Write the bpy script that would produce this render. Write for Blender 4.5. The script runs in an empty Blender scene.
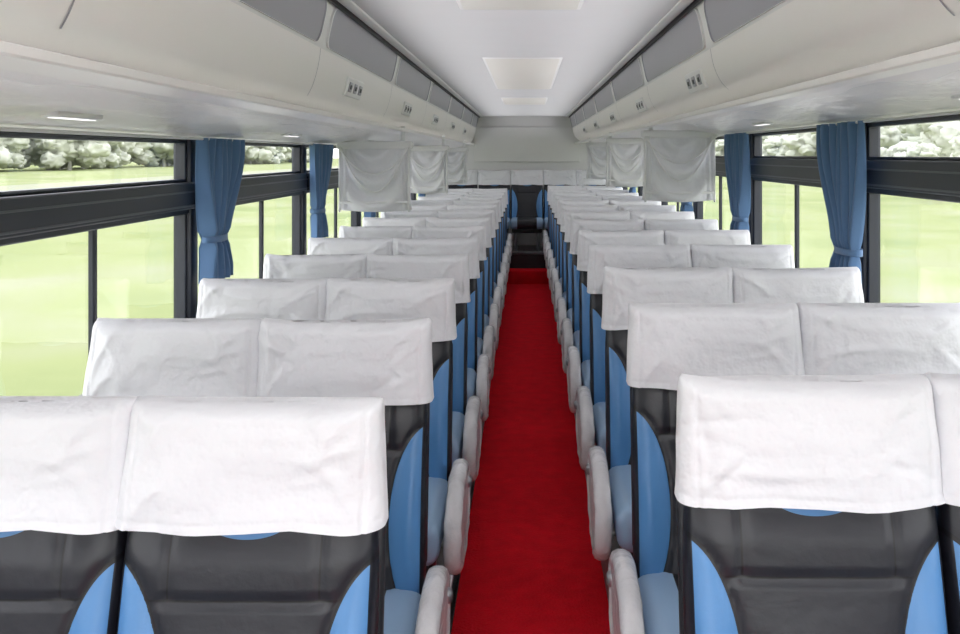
import bpy, bmesh, math, random
from mathutils import Vector, noise, Matrix
random.seed(4)
S=bpy.context.scene
COL=S.collection
E=1.65   # eye height above the aisle floor

# ------------------------------------------------------------ materials
def mat(name,color,rough=0.6,metal=0.0,bump=None,spec=0.5,sheen=0.0,var=0.0,varscale=5):
    m=bpy.data.materials.new(name); m.use_nodes=True
    nt=m.node_tree; b=nt.nodes['Principled BSDF']
    b.inputs['Base Color'].default_value=(*color,1)
    b.inputs['Roughness'].default_value=rough
    b.inputs['Metallic'].default_value=metal
    b.inputs['Specular IOR Level'].default_value=spec
    b.inputs['Sheen Weight'].default_value=sheen
    tc=nt.nodes.new('ShaderNodeTexCoord')
    if var>0:
        n=nt.nodes.new('ShaderNodeTexNoise'); n.inputs['Scale'].default_value=varscale
        n.inputs['Detail'].default_value=4
        nt.links.new(tc.outputs['Object'],n.inputs['Vector'])
        mx=nt.nodes.new('ShaderNodeMix'); mx.data_type='RGBA'
        mx.inputs['A'].default_value=(*[c*(1-var) for c in color],1)
        mx.inputs['B'].default_value=(*[min(1,c*(1+var)) for c in color],1)
        nt.links.new(n.outputs['Fac'],mx.inputs['Factor'])
        nt.links.new(mx.outputs['Result'],b.inputs['Base Color'])
    if bump:
        n2=nt.nodes.new('ShaderNodeTexNoise'); n2.inputs['Scale'].default_value=bump[0]
        n2.inputs['Detail'].default_value=3
        nt.links.new(tc.outputs['Object'],n2.inputs['Vector'])
        bp=nt.nodes.new('ShaderNodeBump'); bp.inputs['Strength'].default_value=bump[1]
        bp.inputs['Distance'].default_value=bump[2]
        nt.links.new(n2.outputs['Fac'],bp.inputs['Height'])
        nt.links.new(bp.outputs['Normal'],b.inputs['Normal'])
    return m

def emit(name,color,st):
    m=bpy.data.materials.new(name); m.use_nodes=True
    nt=m.node_tree; nt.nodes.clear()
    e=nt.nodes.new('ShaderNodeEmission'); e.inputs[0].default_value=(*color,1); e.inputs[1].default_value=st
    o=nt.nodes.new('ShaderNodeOutputMaterial'); nt.links.new(e.outputs[0],o.inputs[0])
    return m

def mth(nt,op,a,b=None,c=None):
    n=nt.nodes.new('ShaderNodeMath'); n.operation=op
    for i,v in enumerate((a,b,c)):
        if v is None: continue
        if isinstance(v,(int,float)): n.inputs[i].default_value=v
        else: nt.links.new(v,n.inputs[i])
    return n.outputs[0]

DARK=(0.013,0.014,0.020); BLUE=(0.090,0.255,0.53)
ZS=0.752
def seat_leather():
    m=bpy.data.materials.new('seat_leather'); m.use_nodes=True
    nt=m.node_tree; b=nt.nodes['Principled BSDF']; b.inputs['Roughness'].default_value=0.34; b.inputs['Specular IOR Level'].default_value=0.5
    tc=nt.nodes.new('ShaderNodeTexCoord'); sp=nt.nodes.new('ShaderNodeSeparateXYZ')
    nt.links.new(tc.outputs['Object'],sp.inputs[0])
    ax=mth(nt,'ABSOLUTE',sp.outputs[0]); z=sp.outputs[2]
    def ell(xc,a,zc,bb):
        ex=mth(nt,'DIVIDE',mth(nt,'SUBTRACT',ax,xc),a); ez=mth(nt,'DIVIDE',mth(nt,'SUBTRACT',z,zc),bb)
        return mth(nt,'SQRT',mth(nt,'ADD',mth(nt,'MULTIPLY',ex,ex),mth(nt,'MULTIPLY',ez,ez)))
    e=ell(0.235,0.105,0.57,0.24)
    m1=mth(nt,'LESS_THAN',e,1.0)
    m1=mth(nt,'MULTIPLY',m1,mth(nt,'LESS_THAN',ax,0.209))
    e2=ell(0.0,0.080,0.888,0.040); m2=mth(nt,'LESS_THAN',e2,1.0)
    blue=mth(nt,'MAXIMUM',m1,m2)
    s1=mth(nt,'LESS_THAN',mth(nt,'ABSOLUTE',mth(nt,'SUBTRACT',e,1.02)),0.020)
    out=mth(nt,'GREATER_THAN',e,1.02)
    s2=mth(nt,'MULTIPLY',mth(nt,'LESS_THAN',mth(nt,'ABSOLUTE',mth(nt,'SUBTRACT',z,ZS)),0.002),mth(nt,'MULTIPLY',out,mth(nt,'LESS_THAN',ax,0.19)))
    s3=mth(nt,'MULTIPLY',mth(nt,'LESS_THAN',mth(nt,'ABSOLUTE',mth(nt,'SUBTRACT',ax,0.128)),0.0017),mth(nt,'GREATER_THAN',z,ZS))
    seam=mth(nt,'MAXIMUM',s1,mth(nt,'MAXIMUM',s2,s3))
    mx=nt.nodes.new('ShaderNodeMix'); mx.data_type='RGBA'
    mx.inputs['A'].default_value=(*DARK,1); mx.inputs['B'].default_value=(*BLUE,1)
    nt.links.new(blue,mx.inputs['Factor'])
    mx2=nt.nodes.new('ShaderNodeMix'); mx2.data_type='RGBA'; mx2.inputs['B'].default_value=(0.004,0.004,0.005,1)
    nt.links.new(mx.outputs['Result'],mx2.inputs['A']); nt.links.new(seam,mx2.inputs['Factor'])
    nt.links.new(mx2.outputs['Result'],b.inputs['Base Color'])
    n2=nt.nodes.new('ShaderNodeTexNoise'); n2.inputs['Scale'].default_value=14; n2.inputs['Detail'].default_value=6
    nt.links.new(tc.outputs['Object'],n2.inputs['Vector'])
    bp=nt.nodes.new('ShaderNodeBump'); bp.inputs['Strength'].default_value=0.5; bp.inputs['Distance'].default_value=0.006
    nt.links.new(n2.outputs['Fac'],bp.inputs['Height']); nt.links.new(bp.outputs['Normal'],b.inputs['Normal'])
    return m
def cushion_leather():
    m=bpy.data.materials.new('cushion_leather'); m.use_nodes=True
    nt=m.node_tree; b=nt.nodes['Principled BSDF']; b.inputs['Roughness'].default_value=0.4
    tc=nt.nodes.new('ShaderNodeTexCoord'); sp=nt.nodes.new('ShaderNodeSeparateXYZ')
    nt.links.new(tc.outputs['Object'],sp.inputs[0])
    ax=mth(nt,'ABSOLUTE',sp.outputs[0])
    f=mth(nt,'GREATER_THAN',ax,0.13)
    mx=nt.nodes.new('ShaderNodeMix'); mx.data_type='RGBA'
    mx.inputs['A'].default_value=(*DARK,1); mx.inputs['B'].default_value=(0.32,0.47,0.66,1)
    nt.links.new(f,mx.inputs['Factor']); nt.links.new(mx.outputs['Result'],b.inputs['Base Color'])
    return m

M_leather=seat_leather(); M_cush=cushion_leather()
M_shell=mat('seat_shell_plastic',(0.017,0.018,0.023),0.45)
M_cover=mat('white_cotton',(0.82,0.825,0.855),0.85,bump=(16,0.9,0.014),sheen=0.2)
M_arm=mat('wrapped_armrest_plastic',(0.64,0.63,0.645),0.22,bump=(28,0.6,0.012),var=0.16,varscale=14)
M_metal=mat('seat_frame_steel',(0.35,0.36,0.38),0.35,metal=0.8)
M_carpet=mat('red_carpet',(0.85,0.009,0.022),0.95,bump=(90,1.0,0.010),var=0.24,varscale=12,spec=0.1)
M_platform=mat('platform_vinyl',(0.20,0.19,0.19),0.6,var=0.1)
M_white=mat('ceiling_laminate',(0.68,0.685,0.715),0.5,var=0.02)
M_rack=mat('rack_shell_plastic',(0.93,0.905,0.895),0.35,var=0.02,varscale=1.2)
M_grey=mat('bin_grey_acrylic',(0.34,0.34,0.385),0.3,var=0.05,varscale=1.5)
M_black=mat('black_rubber',(0.012,0.012,0.014),0.5)
M_frame=mat('window_frame_aluminium',(0.024,0.028,0.040),0.38)
M_frame2=mat('window_frame_highlight',(0.10,0.105,0.12),0.35)
M_wall=mat('wall_laminate',(0.80,0.80,0.80),0.6,var=0.02)
M_curt=mat('blue_curtain_fabric',(0.110,0.215,0.40),0.8,sheen=0.3,bump=(60,0.15,0.002))
M_trim=mat('white_plastic_trim',(0.82,0.82,0.83),0.4)
M_hatch=mat('hatch_panel_plastic',(0.76,0.745,0.715),0.4)
M_fill=emit('fill_emission',(1,0.98,0.97),11)  # glow for the added lights over the front cabin
M_led2=emit('led_downlight',(1,0.98,0.97),1.0)

def glass():
    m=bpy.data.materials.new('window_glass'); m.use_nodes=True
    nt=m.node_tree; nt.nodes.clear()
    t=nt.nodes.new('ShaderNodeBsdfTransparent'); t.inputs[0].default_value=(0.97,0.97,0.97,1)
    g=nt.nodes.new('ShaderNodeBsdfGlossy'); g.inputs['Roughness'].default_value=0.03
    mx=nt.nodes.new('ShaderNodeMixShader'); mx.inputs[0].default_value=0.12
    o=nt.nodes.new('ShaderNodeOutputMaterial')
    nt.links.new(t.outputs[0],mx.inputs[1]); nt.links.new(g.outputs[0],mx.inputs[2]); nt.links.new(mx.outputs[0],o.inputs[0])
    return m
M_glass=glass()
def film():
    m=bpy.data.materials.new('clear_plastic_film'); m.use_nodes=True
    nt=m.node_tree; nt.nodes.clear()
    t=nt.nodes.new('ShaderNodeBsdfTransparent'); t.inputs[0].default_value=(1,1,1,1)
    g=nt.nodes.new('ShaderNodeBsdfPrincipled'); g.inputs['Base Color'].default_value=(0.97,0.97,0.97,1); g.inputs['Roughness'].default_value=0.12
    mx=nt.nodes.new('ShaderNodeMixShader'); mx.inputs[0].default_value=0.15
    o=nt.nodes.new('ShaderNodeOutputMaterial')
    nt.links.new(t.outputs[0],mx.inputs[1]); nt.links.new(g.outputs[0],mx.inputs[2]); nt.links.new(mx.outputs[0],o.inputs[0])
    return m
M_film=film()

# ------------------------------------------------------------ mesh builder
class MB:
    def __init__(s): s.v=[];s.f=[];s.m=[];s.sm=[];s.mats=[]
    def mi(s,m):
        if m not in s.mats: s.mats.append(m)
        return s.mats.index(m)
    def add(s,verts,faces,m,smooth=False):
        o=len(s.v); s.v+= [tuple(v) for v in verts]; k=s.mi(m)
        for f in faces: s.f.append(tuple(i+o for i in f)); s.m.append(k); s.sm.append(smooth)
    def box(s,x0,x1,y0,y1,z0,z1,m,bev=0.0,seg=2,smooth=None,rot=None):
        bm=bmesh.new(); bmesh.ops.create_cube(bm,size=1)
        for v in bm.verts:
            v.co=Vector(((x0+x1)/2+v.co.x*(x1-x0),(y0+y1)/2+v.co.y*(y1-y0),(z0+z1)/2+v.co.z*(z1-z0)))
        if bev>0: bmesh.ops.bevel(bm,geom=bm.edges[:],offset=bev,segments=seg,profile=0.5,affect='EDGES')
        if rot: bmesh.ops.transform(bm,matrix=rot,verts=bm.verts)
        bm.verts.index_update()
        s.add([v.co[:] for v in bm.verts],[[v.index for v in f.verts] for f in bm.faces],m,bev>0 if smooth is None else smooth)
        bm.free()
    def rings(s,rings,m,closed=True,cap0=False,cap1=False,smooth=True):
        n=len(rings[0]); vs=[p for r in rings for p in r]; fs=[]
        for i in range(len(rings)-1):
            for j in range(n if closed else n-1):
                a=i*n+j;b=i*n+(j+1)%n; fs.append((a,b,b+n,a+n))
        if cap0: fs.append(tuple(range(n-1,-1,-1)))
        if cap1: fs.append(tuple(range((len(rings)-1)*n,len(rings)*n)))
        s.add(vs,fs,m,smooth)
    def mesh(s,name):
        me=bpy.data.meshes.new(name); me.from_pydata(s.v,[],s.f)
        for m in s.mats: me.materials.append(m)
        me.polygons.foreach_set('material_index',s.m); me.polygons.foreach_set('use_smooth',s.sm)
        me.update()
        bm=bmesh.new(); bm.from_mesh(me); bmesh.ops.recalc_face_normals(bm,faces=bm.faces); bm.to_mesh(me); bm.free()
        return me
    def obj(s,name,loc=(0,0,0)):
        me=s.mesh(name); o=bpy.data.objects.new(name,me); o.location=loc; COL.objects.link(o); return o

def sstep(a,b,x):
    t=max(0,min(1,(x-a)/(b-a))); return t*t*(3-2*t)

# ------------------------------------------------------------ seats
def lean(z): return -(1.08-z)*0.16
def build_seat(kind,seed):
    mb=MB()
    nt=54; ts=[math.sin((-1+2*i/nt)*math.pi/2*0.999) *0.35 + (-1+2*i/nt)*0.65 for i in range(nt+1)]
    rings=[]; NZ=84
    for k in range(NZ+1):
        z=0.34+(1.040-0.34)*k/NZ
        w=0.221-0.008*sstep(0.75,0.95,z)
        edge=1.0
        if k>NZ-6: edge=math.sqrt(max(0.0,1-((k-(NZ-6))/6.2)**2))
        d=(0.055-0.012*sstep(0.80,0.88,z))*edge; w*= (0.93+0.07*edge)
        r=[]
        for t in ts:
            x=w*t; y=-d*(1-abs(t)**5)**(1/3)
            ax=abs(x)
            e=math.sqrt(((ax-0.235)/0.105)**2+((z-0.57)/0.24)**2)
            f=(1-abs(t)**8)
            y-=0.040*sstep(1.05,0.3,e)*f
            y+=0.007*math.exp(-((e-1.02)/0.06)**2)*f
            if ax<0.15 and e>1.05:
                y+=0.006*math.exp(-((z-ZS)/0.007)**2)
                y-=0.010*(1-(ax/0.15)**2)*sstep(ZS,0.61,z)
            if z>ZS: y+=0.004*math.exp(-((ax-0.128)/0.006)**2)
            r.append((x,y+0.06+lean(z),z))
        for t in reversed(ts[1:-1]):
            r.append((w*t,d*(1-abs(t)**5)**(1/3)+0.06+lean(z),z))
        rings.append(r)
    mb.rings(rings,M_leather,cap0=True,cap1=True)
    mb.box(-0.205,0.205,0.015,0.05,0.40,0.84,M_shell,0.014,3,rot=Matrix.Translation((0,0.02,0)) @ Matrix.Rotation(-0.16,4,'X'))
    mb.box(-0.222,0.222,-0.50,-0.05,0.29,0.425,M_cush,0.045,5)
    mb.box(-0.20,0.20,-0.46,0.02,0.24,0.30,M_shell,0.015,2)
    for sx in (-0.15,0.15):
        mb.box(sx-0.02,sx+0.02,-0.40,-0.36,0.0,0.25,M_metal,0.005,1)
        mb.box(sx-0.02,sx+0.02,-0.08,-0.04,0.0,0.25,M_metal,0.005,1)
        mb.box(sx-0.025,sx+0.025,-0.44,0.0,0.0,0.02,M_metal,0.004,1)
    sd=seed*7.3
    rnd=random.Random(seed*11+5)
    folds=[(rnd.uniform(-0.2,0.2),rnd.uniform(0.02,0.19),rnd.uniform(-1.4,1.4),rnd.uniform(0.05,0.13),rnd.uniform(0.003,0.0070)*rnd.choice((1,1,-1))) for _ in range(13)]
    folds+=[(-0.17,0.05,0.9,0.06,0.005),(0.17,0.05,-0.9,0.06,0.005),(-0.15,0.16,-0.7,0.05,0.004),(0.15,0.16,0.7,0.05,0.004)]
    NC=160; rings=[]; H=0.195; NR=48; ZT=1.060
    for i in range(NR+1):
        h=H*(i/NR)
        z=ZT-H+h
        tt=max(0,(h-(H-0.024))/0.024); edge=math.sqrt(max(0,1-min(1,tt)**2.2))
        w=0.2235+0.008*(1-h/H)**2-0.007*(1-edge)
        d=(0.060+0.006*math.sin(h/H*math.pi))*(0.12+0.88*edge)
        r=[]
        for j in range(NC):
            a=2*math.pi*j/NC; c=math.cos(a); s_=math.sin(a)
            n=6.0
            x=w*math.copysign(abs(c)**(2/n),c); y=d*math.copysign(abs(s_)**(2/2.8),s_)
            front=s_<0
            ear=0.010*(abs(x)/0.225)**4
            nz=noise.noise(Vector((x*7+sd,z*7,seed+ (0 if front else 5))))
            nz2=noise.noise(Vector((x*20+sd,z*12,seed+3)))
            wave=(0.003*math.sin(x*24+sd)+0.003*noise.noise(Vector((x*9,sd,0))))*(1-h/H)**3
            rel=0
            for fx,fh,fa,fl,am in folds:
                dx=x-fx; dh=h-fh
                p=dx*math.cos(fa)+dh*math.sin(fa); q=-dx*math.sin(fa)+dh*math.cos(fa)
                q+=p*p*2
                rel+=am*math.exp(-(p/fl)**2)*math.exp(-(q/0.0095)**2)
            rel-=0.0035*math.exp(-((abs(x)-0.198)/0.004)**2)
            rel-=0.0025*math.exp(-((h-0.014)/0.003)**2)
            out=-1 if front else 1
            yy=y+out*(nz*0.011+nz2*0.005+rel)*edge + out*0.006*(1-h/H)**2
            r.append((x+0.003*nz2, yy+0.058+lean(z), z+ear*h/H+wave+0.005*nz*(h/H)))
        rings.append(r)
    mb.rings(rings,M_cover,cap1=True)
    side={'L':1,'R':-1}.get(kind)
    if side:
        xc=side*0.260
        prof=[(-0.027,0.70),(-0.026,0.86),(-0.020,0.955),(-0.008,1.0),(0.008,1.0),(0.020,0.955),(0.026,0.86),(0.0265,0.80),(0.022,0.76),(0.022,0.4)]
        if side<0: prof=[(-a,b) for a,b in prof]
        rr=[]
        for dx,sc in prof:
            r=[]
            for j in range(48):
                a=2*math.pi*j/48; c=math.cos(a); s_=math.sin(a); n=2.2
                yy=math.copysign(abs(c)**(2/n),c); zz=math.copysign(abs(s_)**(2/n),s_)
                yy=0.215*yy*(1-(1-sc)*0.6); zz=0.140*zz*sc
                r.append((xc+dx*1.0+0.004*noise.noise(Vector((yy*20,zz*20,seed))), -0.265+yy, 0.368+zz+0.12*yy))
            rr.append(r)
        mb.rings(rr,M_arm,cap0=True,cap1=True)
        mb.box(xc-0.034,xc+0.034,-0.12,-0.085,0.395,0.43,M_metal,0.012,3)
        mb.box(side*0.224-0.004,side*0.224+0.010,-0.12,-0.06,0.30,0.37,M_trim,0.004,1)
    return mb.mesh('coach_seat_mesh')
seats={(k,s):build_seat(k,s) for k in 'LRW' for s in range(5)}
def place(kind,x,y,zf,rz=0):
    o=bpy.data.objects.new('coach_seat',seats[(kind,random.randrange(5))]); COL.objects.link(o)
    o.location=(x,y,zf); o.rotation_euler=(0,0,rz)
PL=E-0.42-1.08; PR=E-0.38-1.08    # platform heights
NROW=14
for k in range(NROW):
    y=1.6+0.8*k
    if k==13: y-=0.03
    j=lambda a: random.uniform(-a,a)
    place('L',-0.476,y,PL,j(.012)); place('W',-0.914,y+j(.012),PL,j(.012))
    place('R',0.490,y,PR,j(.012)); place('W',0.936,y+j(.012),PR,j(.012))
PB=E-0.195-1.08
for x in (-0.90,-0.45,0,0.45,0.90): place('W',x,12.80,PB)

# ------------------------------------------------------------ shell
Y0,Y1=-1.9,13.15
XW=1.25; ZC=E+0.545; YS=12.17
mb=MB(); mb.box(-0.262,0.30,Y0,YS,-0.06,0.0,M_carpet); 
mb.box(-XW,XW,Y0,Y1,-0.2,-0.06,M_platform); mb.obj('floor')
mb=MB(); mb.box(-XW,-0.262,Y0,YS,-0.06,PL,M_platform); mb.box(-0.275,-0.262,Y0,YS,-0.0,PL+0.004,M_trim,0.003,1); mb.obj('floor_platform')
mb=MB(); mb.box(0.30,XW,Y0,YS,-0.06,PR,M_platform); mb.obj('floor_platform')
mb=MB(); mb.box(-XW,XW,YS,Y1,-0.06,PB,M_platform)
mb.box(-0.262,0.30,YS-0.02,YS-0.004,0.17,PB-0.03,M_shell)
mb.box(-0.262,0.30,YS-0.28,YS,0.0,0.17,M_carpet,0.006,1)
mb.box(-0.262,0.30,YS-0.025,YS+0.005,PB-0.03,PB+0.004,M_frame2,0.003,1); mb.obj('floor_rear_step')

mb=MB(); mb.box(-XW-0.06,XW+0.06,Y0,Y1,ZC,ZC+0.06,M_white); mb.obj('ceiling')
mb=MB(); mb.box(-XW-0.06,XW+0.06,Y1,Y1+0.06,-0.2,ZC+0.05,M_wall)
mb.box(-0.75,0.75,Y1-0.03,Y1,E-0.10,E+0.40,M_wall,0.015,3)
mb.obj('wall_back')
mb=MB(); mb.box(-XW,XW,Y0-0.06,Y0,-0.2,0.75,M_wall); mb.box(-XW,XW,Y0-0.06,Y0,2.05,ZC,M_wall)
for x in (-XW,-0.04,XW-0.08): mb.box(x,x+0.08,Y0-0.05,Y0-0.01,0.75,2.05,M_frame)
mb.obj('wall_front')

POST=[3.45+1.72*k for k in range(-3,6)]
NT=[0];NWI=[0]
def side(sg,barT,barB,top,sill,md):
    """h values below eye; top is negative (above)"""
    xa,xb=min(sg*1.235,sg*1.31),max(sg*1.235,sg*1.31)
    w=MB()
    w.box(xa,xb,Y0,Y1,-0.2,E-sill,M_wall); w.box(xa,xb,Y0,Y1,E-top,ZC,M_wall)
    w.obj('wall_left' if sg<0 else 'wall_right')
    ends=[Y0]+POST+[Y1]
    for p in POST:
        t=MB(); q0,q1=sg*1.232,sg*1.30
        t.box(min(q0,q1),max(q0,q1),p-0.035,p+0.035,E-sill,E-top,M_frame,0.006,2)
        NT[0]+=1; t.obj('trim_%d'%NT[0])
    for i in range(len(ends)-1):
        a,b=ends[i]+0.035,ends[i+1]-0.035
        if i==0:a=Y0
        if i==len(ends)-2:b=Y1
        if b-a<0.3: continue
        g=MB()
        def bx(y0,y1,h0,h1,m=M_frame,x0=1.248,bev=0.004,x1=1.29):
            q0,q1=sg*x0,sg*x1
            g.box(min(q0,q1),max(q0,q1),y0,y1,E-h1,E-h0,m,bev,1,smooth=False)
        bx(a,b,top,top+0.016)
        bx(a,b,sill-0.03,sill,x0=1.222)
        bx(a,a+0.014,top,sill); bx(b-0.014,b,top,sill)
        bx(a,b,barT,barB,x0=1.214)
        bx(a,b,barT+0.030,barT+0.036,M_frame2,1.211,0.001)
        bx(a,b,barB-0.016,barB-0.010,M_frame2,1.211,0.001)
        bx(a,b,barT-0.012,barT,x0=1.25)
        bx(a,b,barB,barB+0.020,x0=1.24)
        mid=(a+b)/2+md
        bx(mid-0.012,mid+0.012,barB,sill,x0=1.256,x1=1.275)
        gx=sg*1.266
        for (h0,h1) in ((top+0.01,barT+0.005),(barB,sill-0.01)):
            g.box(min(gx,gx+sg*0.004),max(gx,gx+sg*0.004),a+0.01,b-0.01,E-h1,E-h0,M_glass)
        NWI[0]+=1; g.obj('window_%d'%NWI[0])
side(-1,0.100,0.196,-0.058,0.72,0.12)
side(1,0.018,0.118,-0.118,0.66,0.05)

# ------------------------------------------------------------ racks
def rack(pts_c,grey0,grey1,vent,lip,lamp,elev,spr):
    sg=-1 if pts_c[0][0]<0 else 1
    mb=MB()
    P=pts_c; pr=[]
    for i in range(len(P)-1):
        p0=P[max(0,i-1)];p1=P[i];p2=P[i+1];p3=P[min(len(P)-1,i+2)]
        for k in range(5):
            t=k/5
            pr.append(tuple(0.5*((2*p1[q])+(-p0[q]+p2[q])*t+(2*p0[q]-5*p1[q]+4*p2[q]-p3[q])*t*t+(-p0[q]+3*p1[q]-3*p2[q]+p3[q])*t**3) for q in (0,1)))
    pr.append(P[-1])
    ys=[Y0+ (Y1-Y0)*i/60 for i in range(61)]
    mb.rings([[(x,y,E+h) for x,h in pr] for y in ys],M_rack,closed=False)
    (gx0,gh0),(gx1,gh1)=grey0,grey1
    mb.rings([[(gx0,y,E+gh0),(gx1,y,E+gh1)] for y in (Y0,Y1)],M_trim,closed=False,smooth=False)
    cx=gx0-sg*0.012
    mb.box(cx-0.006,cx+0.006,Y0,Y1,E+gh0-0.014,E+gh0+0.012,M_black)
    cx=gx0-sg*0.045
    mb.box(cx-0.022,cx+0.022,Y0,Y1,E+gh0-0.004,E+gh0+0.012,M_trim,0.004,2)
    nx=Vector((gx1-gx0,0,gh1-gh0)); L=nx.length; nx.normalize()
    nrm=Vector((-sg,0,0.0)); nrm=(nrm-nx*nrm.dot(nx)).normalized()
    yv=POST[0]-0.2
    while yv<Y1-0.5:
        a,b=yv+0.05,min(yv+1.72-0.05,Y1-0.1)
        out=[];cw,ch=(b-a)/2,L/2-0.010; rr=0.05
        for qx,qy,a0 in ((cw-rr,ch-rr,0),(-cw+rr,ch-rr,90),(-cw+rr,-ch+rr,180),(cw-rr,-ch+rr,270)):
            for t in range(7):
                an=math.radians(a0+15*t); out.append((qx+rr*math.cos(an),qy+rr*math.sin(an)))
        base=Vector(((gx0+gx1)/2,(a+b)/2,E+(gh0+gh1)/2))
        def ring(off,s): return [tuple(base+Vector((0,u*s,0))+nx*(v*s)+nrm*off) for u,v in out]
        mb.rings([ring(0.0,1.0),ring(0.008,1.0)],M_trim,smooth=False)
        mb.rings([ring(0.008,1.0),ring(0.008,0.985)],M_trim,smooth=False)
        mb.rings([ring(0.008,0.985),ring(0.003,0.98)],M_grey,cap1=True,smooth=False)
        yv+=1.72
    yv=POST[0]-0.2
    while yv<Y1-0.3:
        for q in range(0,12):
            (xa_,ha),(xb_,hb)=pr[q],pr[q+1]
            mb.add([(xa_-sg*0.0015,yv-0.003,E+ha-0.001),(xa_-sg*0.0015,yv+0.003,E+ha-0.001),(xb_-sg*0.0015,yv+0.003,E+hb-0.001),(xb_-sg*0.0015,yv-0.003,E+hb-0.001)],[(0,1,2,3)],M_grey)
        yv+=1.72
    # added ledge and upstand hide an added uplight strip, clear of the rack face
    lx,lh=vent[2]; ex,eh=lip
    mb.rings([[(lx,y,E+lh-0.004),(ex,y,E+eh-0.008),(ex-sg*0.003,y,E+eh-0.004),(ex-sg*0.003,y,E+eh+0.010),(ex,y,E+eh+0.012),(ex+sg*0.003,y,E+eh+0.010),(ex+sg*0.003,y,E+eh-0.001),(lx,y,E+lh+0.003)] for y in (Y0,Y1)],M_rack,closed=True,smooth=False)
    mb.obj('luggage_rack')
    ld=bpy.data.lights.new('fill_uplight','AREA'); ld.shape='RECTANGLE'; ld.size=0.010; ld.size_y=Y1-Y0-0.4; ld.energy=FILL_UP; ld.color=(1,0.985,0.97); ld.spread=math.radians(spr)  # uplight added to brighten the ceiling, out of the camera's sight
    lo=bpy.data.objects.new('fill_uplight',ld); COL.objects.link(lo)
    lo.location=(lamp[0],(Y0+Y1)/2,E+lamp[1])
    d=Vector((-sg*math.cos(math.radians(elev)),0,math.sin(math.radians(elev)))).normalized()
    zax=-d; yax=Vector((0,1,0)); xax=yax.cross(zax).normalized()
    lo.rotation_euler=Matrix((xax,yax,zax)).transposed().to_euler()
    vx,vh=vent[0]; ang=vent[1]
    y=vent[3]
    while y<12.3:
        v=MB()
        R=Matrix.Translation((vx,y,E+vh)) @ Matrix.Rotation(ang,4,'Y')
        v.box(-0.009,0.009,-0.17,0.17,-0.040,0.040,M_trim,0.007,2,rot=R)
        for q in (-0.11,0.0,0.11):
            v.box(-0.012,0.012,q-0.035,q+0.035,-0.022,0.022,M_grey,0.006,2,rot=R)
            v.box(-0.014,0.014,q-0.018,q+0.018,-0.010,0.010,M_shell,0.004,2,rot=R)
        v.obj('reading_light_unit')
        y+=1.75
    f=MB(); rings=[]
    for i in range(161):
        y=1.2+3.6*i/160; r=[]
        for k in range(25):
            q=0.50+0.30*k/24
            t=q*(len(pr)-1); a=int(t); fr=t-a
            x=pr[a][0]*(1-fr)+pr[a+1][0]*fr; h=pr[a][1]*(1-fr)+pr[a+1][1]*fr
            nzz=noise.noise(Vector((y*3.0,q*14,sg)))+0.5*noise.noise(Vector((y*9,q*30,sg*3)))
            off=0.012+0.014*nzz
            r.append((x-sg*off*0.3,y,E+h-abs(off)-0.004-0.006*(sg>0)))
        rings.append(r)
    f.rings(rings,M_film,closed=False); f.obj('protective_film')
FILL_UP=11  # power of each added ceiling uplight
L=[(-0.722,0.375),(-0.732,0.31),(-0.755,0.235),(-0.795,0.175),(-0.845,0.143),(-0.93,0.118),(-1.05,0.092),(-1.16,0.07),(-1.24,0.058)]
R=[(0.642,0.372),(0.655,0.31),(0.685,0.25),(0.74,0.205),(0.80,0.180),(0.90,0.163),(1.03,0.145),(1.15,0.128),(1.24,0.118)]
rack(L,(-0.685,0.54),(-0.722,0.375),((-0.738,0.282),math.radians(14),(-0.840,0.140),3.95),(-0.735,0.148),(-0.757,0.158),34,72)
rack(R,(0.605,0.54),(0.642,0.372),((0.664,0.290),math.radians(-16),(0.795,0.176),3.65),(0.675,0.166),(0.697,0.176),34,72)

for sx,zz in ((-1.05,0.090),(1.05,0.141)):
    y=2.15
    while y<12.5:
        m_=MB(); m_.box(sx-0.022,sx+0.022,y-0.11,y+0.11,E+zz-0.006,E+zz+0.010,M_trim,0.005,2)
        m_.box(sx-0.012,sx+0.012,y-0.09,y+0.09,E+zz-0.008,E+zz-0.005,M_led2)
        m_.obj('rack_downlight'); y+=2.0

for (y0,y1) in ((2.6,3.45),(5.2,7.6),(8.8,9.9)):
    h=MB(); h.box(-0.25,0.20,y0,y1,ZC-0.006,ZC+0.01,M_trim,0.004,1); h.box(-0.235,0.185,y0+0.02,y1-0.02,ZC-0.010,ZC,M_hatch,0.004,1)
    h.obj('ceiling_panel')
for y in (-1.3,-0.3,0.7):  # added lights outside the view, brighten the front rows
    h=MB(); h.box(-0.36,0.32,y-0.12,y+0.12,ZC-0.02,ZC,M_trim,0.005,2); h.box(-0.34,0.30,y-0.10,y+0.10,ZC-0.024,ZC-0.019,M_fill)
    h.obj('ceiling_fill_light')

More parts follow.
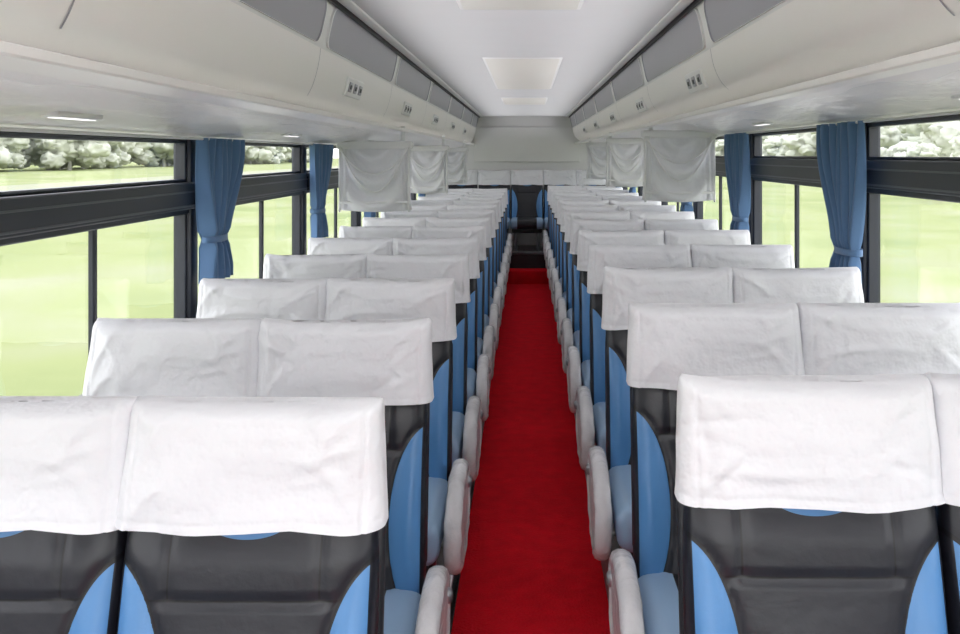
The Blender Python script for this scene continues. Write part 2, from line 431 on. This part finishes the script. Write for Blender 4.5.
# ------------------------------------------------------------ curtains
def curtain(sg,y,top,bot,wtop=0.48):
    mb=MB(); NU,NV=90,50; rings=[]
    ph=random.uniform(0,6)
    vt=0.70
    for i in range(NV+1):
        v=i/NV; h=top+(bot-top)*v
        if v<vt: w=wtop*(1-0.62*sstep(0.05,vt,v)**1.2)
        else: w=wtop*(0.38+0.22*sstep(vt,0.95,v))
        sh=-(wtop-w)*0.30
        amp=0.020+0.010*(1-w/wtop)
        if abs(v-vt)<0.06: amp*=0.6+0.4*abs(v-vt)/0.06
        r=[]
        for j in range(NU+1):
            u=j/NU
            p=math.sin(u*2*math.pi*7+ph+0.5*math.sin(v*4+ph))+0.3*math.sin(u*31+v*3)
            r.append((sg*(1.172+amp*p), y+sh+(u-0.5)*w+0.006*math.sin(v*9+u*9), E-h))
        rings.append(r)
    mb.rings(rings,M_curt,closed=False)
    hh=top+(bot-top)*vt; w=wtop*0.38; sh=-(wtop-w)*0.30
    rr=[]
    for dz in (-0.012,0.0,0.012):
        rr.append([(sg*(1.172+0.038*math.cos(a)),y+sh+(w/2+0.008)*math.sin(a),E-hh+dz) for a in [2*math.pi*k/28 for k in range(28)]])
    mb.rings(rr,M_curt)
    o=mb.obj('window_curtain'); o.modifiers.new('thick','SOLIDIFY').thickness=0.002
for k,p in enumerate(POST):
    if p<2: continue
    curtain(-1,p+0.13,-0.062,0.47)
    curtain(1,p+0.04,-0.120,0.55,0.52)
for sg,h in ((-1,-0.058),(1,-0.116)):
    mb=MB(); mb.rings([[(sg*1.172+0.005*math.cos(a),y,E-h+0.005*math.sin(a)) for a in [k*math.pi/4 for k in range(8)]] for y in (Y0,Y1)],M_trim)
    mb.obj('curtain_rail')

# ------------------------------------------------------------ hanging white cloth-covered monitors
def tube(mb,pts,rad,m):
    rr=[]
    for i,p in enumerate(pts):
        t=(Vector(pts[min(i+1,len(pts)-1)])-Vector(pts[max(i-1,0)])).normalized()
        u=Vector((0,1,0)); v=t.cross(u).normalized()
        rr.append([tuple(Vector(p)+u*rad*math.cos(a)+v*rad*math.sin(a)) for a in [k*math.pi/3 for k in range(6)]])
    mb.rings(rr,m,cap0=True,cap1=True)
def monitor(x0,x1,y,top,bot):
    mb=MB(); NU,NV=60,56
    cx=(x0+x1)/2; w=(x1-x0)
    def surf(sgn):
        rings=[]
        for i in range(NV+1):
            v=i/NV; r=[]
            for j in range(NU+1):
                u=-1+2*j/NU
                ww=w/2*(1-0.05*math.sin(v*math.pi))
                zz=top+(bot-top)*v
                edge=max(0,(1-abs(u)**6)*(1-abs(2*v-1)**8))**0.5
                rad=math.hypot(u*0.9,v+0.25)
                drape=0.024*math.sin(rad*17)*sstep(0.0,0.3,v)*sstep(0.95,0.6,abs(u))
                gath=0.016*math.sin(abs(u)*40)*sstep(0.62,0.9,abs(u))
                y_=sgn*((0.028+drape+gath)*edge)
                sag=0.014*(math.cos(u*math.pi/2))*v
                r.append((cx+u*ww,y+y_,E-zz-sag+0.012*v))
            rings.append(r)
        mb.rings(rings,M_cover,closed=False)
    surf(-1);surf(1)
    for s0,dp in ((0.10,0.16),(0.20,0.27)):
        tube(mb,[(cx+u*w/2*(1-s0*0.6),y-0.045,E-top-0.03-dp*(1-u*u)) for u in [-1+2*k/24 for k in range(25)]],0.006,M_trim)
    for u in (-0.93,0.93):
        tube(mb,[(cx+u*w/2,y-0.032,E-top-(bot-top)*k/10) for k in range(11)],0.006,M_trim)
    mb.box(x0+0.02,x1-0.02,y-0.044,y+0.044,E-bot+0.050,E-bot+0.066,M_trim,0.006,2)
    mb.box(x0-0.005,x1+0.005,y-0.040,y+0.040,E-top-0.040,E-top+0.008,M_trim,0.012,3)
    for u in (0.12,0.88):
        xx=x0+w*u; mb.box(xx-0.012,xx+0.012,y-0.012,y+0.012,E-top,E-top+0.10,M_trim,0.004,1)
    mb.obj('cloth_covered_monitor')
for y in (5.66,8.3,11.0):
    q=-1.15 if y<6 else -1.08
    monitor(q,-0.700,y,-0.075,0.345)
    monitor(0.700,-q,y,-0.142,0.285)

# ------------------------------------------------------------ outside
GZ=-1.3
def grass():
    m=bpy.data.materials.new('lawn_grass'); m.use_nodes=True
    nt=m.node_tree; b=nt.nodes['Principled BSDF']; b.inputs['Roughness'].default_value=1; b.inputs['Specular IOR Level'].default_value=0
    tc=nt.nodes.new('ShaderNodeTexCoord')
    n=nt.nodes.new('ShaderNodeTexNoise'); n.inputs['Scale'].default_value=0.16; n.inputs['Detail'].default_value=5
    nt.links.new(tc.outputs['Object'],n.inputs['Vector'])
    cr=nt.nodes.new('ShaderNodeValToRGB'); e=cr.color_ramp.elements
    e[0].position=0.32; e[0].color=(0.225,0.268,0.125,1); e[1].position=0.68; e[1].color=(0.31,0.325,0.21,1)
    q=e.new(0.5); q.color=(0.275,0.31,0.150,1)
    nt.links.new(n.outputs['Fac'],cr.inputs[0]); nt.links.new(cr.outputs[0],b.inputs['Base Color'])
    return m
M_grass=grass()
M_path=mat('pale_path',(0.33,0.34,0.25),1.0,var=0.1,spec=0.0)
M_bounce=mat('bounce_slab_pale',(0.72,0.71,0.69),0.9,var=0.05,varscale=2,bump=(30,0.2,0.01))  # pale surface for the added bounce slab
M_leaf_haze=mat('hazed_foliage',(0.52,0.54,0.46),1.0,var=0.10,varscale=0.6,spec=0.0)  # foliage paled: distance haze is put into its colour
M_bark=mat('tree_bark',(0.40,0.40,0.35),1.0,spec=0.0)
mb=MB(); mb.add([(-600,-600,GZ),(600,-600,GZ),(600,900,GZ),(-600,900,GZ)],[(0,1,2,3)],M_grass); mb.obj('ground')
mb=MB(); mb.box(-50,-38,-300,500,GZ,GZ+0.02,M_path); mb.obj('path')
mb=MB(); mb.box(-4.9,4.9,-30,60,GZ,GZ+0.06,M_bounce); mb.obj('bounce_slab')  # unseen slab added to bounce daylight up to racks and ceiling
def tree_mesh(seed):
    rnd=random.Random(seed); mb=MB()
    rr=[]
    for k in range(6):
        z=k*0.6; rad=0.22*(1-k*0.12); rr.append([(rad*math.cos(a)+0.05*math.sin(k+seed),rad*math.sin(a),z) for a in [2*math.pi*q/10 for q in range(10)]])
    mb.rings(rr,M_bark)
    for b in range(34):
        c=Vector((rnd.uniform(-2.1,2.1),rnd.uniform(-2.1,2.1),rnd.uniform(0.5,5.4))); R_=rnd.uniform(0.5,1.1)
        bm=bmesh.new(); bmesh.ops.create_icosphere(bm,subdivisions=3,radius=1)
        for v in bm.verts:
            n=noise.noise(v.co*2.2+c)*0.5+noise.noise(v.co*6+c)*0.5
            v.co=c+v.co*R_*(1+n)
        bm.verts.index_update()
        mb.add([v.co[:] for v in bm.verts],[[v.index for v in f.verts] for f in bm.faces],M_leaf_haze,True); bm.free()
    return mb.mesh('tree_mesh')
TM=[tree_mesh(i) for i in range(3)]
def tree(x,y,s):
    o=bpy.data.objects.new('tree',TM[random.randrange(3)]); COL.objects.link(o); o.location=(x,y,GZ); o.scale=(s*1.4,s*1.4,s); o.rotation_euler[2]=random.uniform(0,6)
for y in range(-20,420,6):
    tree(-88-random.uniform(0,14),y+random.uniform(-3,3),random.uniform(1.3,2.3))
    tree(52+random.uniform(0,14),y+random.uniform(-3,3),random.uniform(0.9,1.9))
for y in range(4,120,19):
    tree(27+random.uniform(0,8),y+random.uniform(-3,3),random.uniform(0.5,0.8))

# ------------------------------------------------------------ world & camera
w=bpy.data.worlds.new('overcast_sky'); S.world=w; w.use_nodes=True
nt=w.node_tree; bg=nt.nodes['Background']
tc=nt.nodes.new('ShaderNodeTexCoord'); sp=nt.nodes.new('ShaderNodeSeparateXYZ'); nt.links.new(tc.outputs['Generated'],sp.inputs[0])
cr=nt.nodes.new('ShaderNodeValToRGB'); cr.color_ramp.elements[0].position=0.0; cr.color_ramp.elements[0].color=(0.96,0.96,0.96,1)
cr.color_ramp.elements[1].position=0.6; cr.color_ramp.elements[1].color=(0.92,0.935,1.0,1)
nt.links.new(sp.outputs[2],cr.inputs[0]); nt.links.new(cr.outputs[0],bg.inputs[0]); bg.inputs[1].default_value=2.7

cam=bpy.data.cameras.new('camera'); co=bpy.data.objects.new('camera',cam); COL.objects.link(co)
co.location=(0,0,E); co.rotation_euler=(math.radians(90),0,0)
cam.sensor_width=36; cam.lens=930/960*36; cam.shift_x=-47/960; cam.shift_y=-162/960; cam.clip_start=0.05; cam.clip_end=1200
S.camera=co
S.view_settings.view_transform='Standard'
S.view_settings.exposure=0.60
